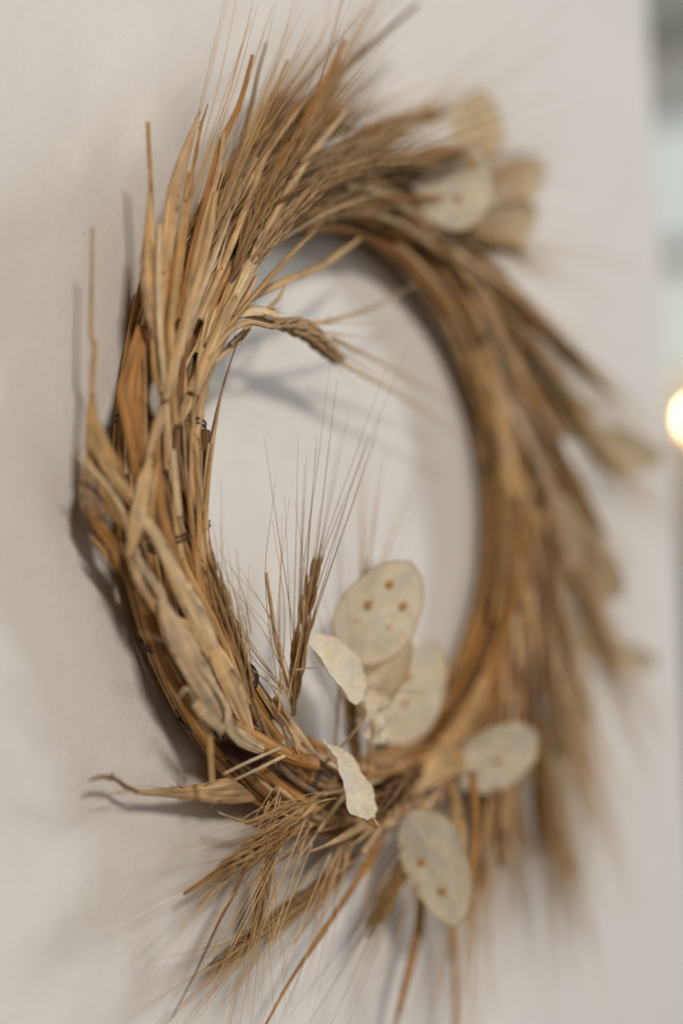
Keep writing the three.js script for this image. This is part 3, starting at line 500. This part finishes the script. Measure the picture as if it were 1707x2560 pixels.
// honesty pods: centre mm, long axis, cross axis, half-length mm, half-width mm, bend, tone, seeds
const PODS = [
  [[-23.8,-48.6,38.7], [0.298,0.824,0.482], [-0.775,0.504,-0.382], 21.7, 16.7, 0.12, 'pale', [[11.1,2.6], [0.3,5.7], [6.7,-7.5], [-6.3,6.2], [-2.5,-6.8]]],
  [[-58.5,-68.0,42.2], [-0.361,0.832,-0.421], [-0.921,-0.247,0.302], 15.2, 12.3, 0.40, 'pale', [], 0.3],
  [[-61.2,-107.7,47.5], [-0.310,0.885,-0.347], [-0.946,-0.250,0.209], 16.1, 9.5, 0.35, 'pale', [], 0.7],
  [[15.2,-83.7,26.4], [0.205,0.909,0.362], [-0.917,0.308,-0.255], 22.3, 16.5, 0.10, 'pale', [[-4.6,1.4], [6.3,5.3]]],
  [[-16.1,-73.9,33.4], [0.298,0.824,0.482], [0.258,0.416,-0.872], 18.8, 13.2, 0.20, 'tan', []],
  [[55.7,-113.9,40.5], [0.513,0.431,0.742], [-0.551,0.828,-0.101], 20.3, 15.1, 0.15, 'pale', [[0.5,-3.4]]],
  [[-1.7,-148.6,45.8], [0.199,-0.962,0.188], [0.078,0.206,0.975], 23.6, 14.5, 0.10, 'pale', [[-1.7,-6.6], [11.1,-1.7]]],
  [[39.4,131.1,44.0], [0.185,0.923,0.336], [-0.783,0.346,-0.517], 19.2, 16.8, 0.10, 'pale', [[10.7,-4.1], [-4.7,-3.2]]],
  [[87.1,171.5,28.2], [0.136,0.953,0.271], [-0.901,0.232,-0.366], 15.6, 13.7, 0.20, 'tan', [[0.7,-4.9]]],
  [[127.1,154.5,26.4], [0.503,0.463,0.730], [-0.622,0.780,-0.066], 14.0, 12.1, 0.20, 'tan', [[-0.1,-3.6]]],
  [[104.1,128.8,29.9], [0.549,0.302,0.779], [-0.686,0.696,0.214], 17.3, 13.2, 0.30, 'tan', []],
  [[231.1,30.2,26.4], [0.561,-0.381,0.735], [-0.439,0.616,0.654], 21.7, 14.3, 0.30, 'tan', []],
  [[171.2,42.2,26.4], [0.578,0.132,0.805], [-0.507,0.831,0.228], 12.6, 10.6, 0.30, 'tan', []],
  [[183.4,-34.2,29.9], [0.353,-0.841,0.409], [-0.156,0.379,0.912], 18.8, 14.7, 0.30, 'tan', []],
  [[138.1,-15.2,29.9], [0.265,-0.922,0.282], [0.137,0.326,0.935], 21.3, 16.3, 0.20, 'tan', []],
  [[199.4,-73.8,22.9], [0.464,-0.673,0.576], [-0.238,0.531,0.813], 12.5, 10.4, 0.30, 'tan', []],
  [[236.2,-83.5,21.1], [0.585,-0.214,0.783], [-0.453,0.714,0.534], 15.6, 11.3, 0.20, 'pale', []],
  [[-27.7,-89.8,38.7], [0.085,0.975,0.204], [-0.994,0.098,-0.052], 9.5, 6.1, 0.30, 'pale', [], 1.0],
  [[-34.1,-81.6,40.5], [-0.069,0.998,-0.006], [-0.997,-0.069,0.018], 7.6, 6.1, 0.30, 'pale', [], 1.0],
  [[-78.4,-89.0,33.4], [0.293,-0.901,0.321], [-0.288,0.237,0.928], 10.0, 4.3, 0.20, 'pale', []],
];
reseed(19);
for (const [c, A, B, a, b, bend, tone, seeds, torn = 0] of PODS) {
  const pod = new THREE.Group(); pod.name = 'honesty_pod'; wreath.add(pod);
  pod.userData.label = tone === 'pale' ? 'papery white honesty seed pod' : 'papery tan honesty seed pod';
  const C = V(...c).multiplyScalar(0.001), ax = V(...A), bx = V(...B), nx = ax.clone().cross(bx).normalize(), off = rand() * 40;
  const la = a / 1000, lb = b / 1000;
  const at = (s, t) => {                                               // s along, t across, in unit-disc coordinates
    const w = bend * lb * (t * t - 0.3) + 0.35 * bend * la * s * s * 0.6 + (0.0011 + 0.004 * torn) * perlin.noise(off + s * 1.7, t * 1.7, 0.5) + 0.0004 * perlin.noise(off + s * 6, t * 6, 1.5);
    return C.clone().addScaledVector(ax, s * la).addScaledVector(bx, t * lb * (1 - (0.08 + 0.42 * torn) * s)).addScaledVector(nx, w);
  };
  const outline = (q) => 1 + 0.02 * Math.sin(q * 3 + off) + 0.012 * Math.sin(q * 5 + off * 2) + 0.05 * Math.exp(-(q * q) * 30) + torn * (0.10 * perlin.noise(Math.cos(q) * 3 + off, Math.sin(q) * 3, 2) + 0.06 * perlin.noise(Math.cos(q) * 9 + off, Math.sin(q) * 9, 5));
  const NR = 10, NA = torn ? 96 : 48, pos = [], uv = [], idx = [], us = rand();
  for (let i = 0; i <= NR; i++) for (let j = 0; j <= NA; j++) {
    const q = -Math.PI + j / NA * Math.PI * 2, r = i / NR * outline(q), p = at(Math.cos(q) * r, Math.sin(q) * r);
    pos.push(p.x, p.y, p.z); uv.push(us + Math.cos(q) * r * la / 0.06, us + Math.sin(q) * r * lb / 0.06);
  }
  for (let i = 0; i < NR; i++) for (let j = 0; j < NA; j++) { const k = i * (NA + 1) + j; idx.push(k, k + NA + 1, k + 1, k + 1, k + NA + 1, k + NA + 2); }
  const g = new THREE.BufferGeometry(); g.setAttribute('position', new THREE.Float32BufferAttribute(pos, 3)); g.setAttribute('uv', new THREE.Float32BufferAttribute(uv, 2)); g.setIndex(idx); g.computeVertexNormals();
  part('membrane', g, tone === 'pale' ? M.podPale : M.podTan, pod);
  const rim = []; for (let j = 0; j <= 40; j++) { const q = -Math.PI + j / 40 * Math.PI * 2, r = outline(q); rim.push(at(Math.cos(q) * r, Math.sin(q) * r)); }
  if (!torn) part('rim', straw(rim, [0.0006], { seg: 80, sides: 5 }), M.rim, pod);
  seeds.forEach(([s, t], k) => {
    const p = at(s / a, t / b), sg = new THREE.SphereGeometry(1, 14, 10); sg.scale(0.0017, 0.0019, 0.0006);
    const m = part('seed', sg, k < 3 ? M.seed : M.seedPale, pod); m.applyMatrix4(basis(p.addScaledVector(nx, 0.0003), ax, nx));
  });
  const base = at(-1, 0), ph = Math.atan2(X0 - base.x, -base.y), root = ringPoint(ph - 0.12, 0, 0.006);
  const mid = base.clone().lerp(root, 0.5).addScaledVector(ax, -0.004);
  if (base.distanceTo(root) > 0.006) part('stalk', straw([base, base.clone().addScaledVector(ax, -0.004), mid, root], [0.0011, 0.0014], { seg: 10, sides: 6 }), M.tan, pod);
}
// dab of clear glue on the bundle
{
  const g = new THREE.SphereGeometry(1, 18, 12), p = g.attributes.position;
  for (let i = 0; i < p.count; i++) { const k = 1 + 0.25 * perlin.noise(p.getX(i) * 2, p.getY(i) * 2, p.getZ(i) * 2 + 7); p.setXYZ(i, p.getX(i) * k * 0.002, p.getY(i) * k * 0.0055, p.getZ(i) * k * 0.0014); }
  g.computeVertexNormals();
  part('glue_dab', g, M.glue, wreath).position.set(-0.1395, 0.0250, 0.0340);
}
renderer.render(scene, camera);
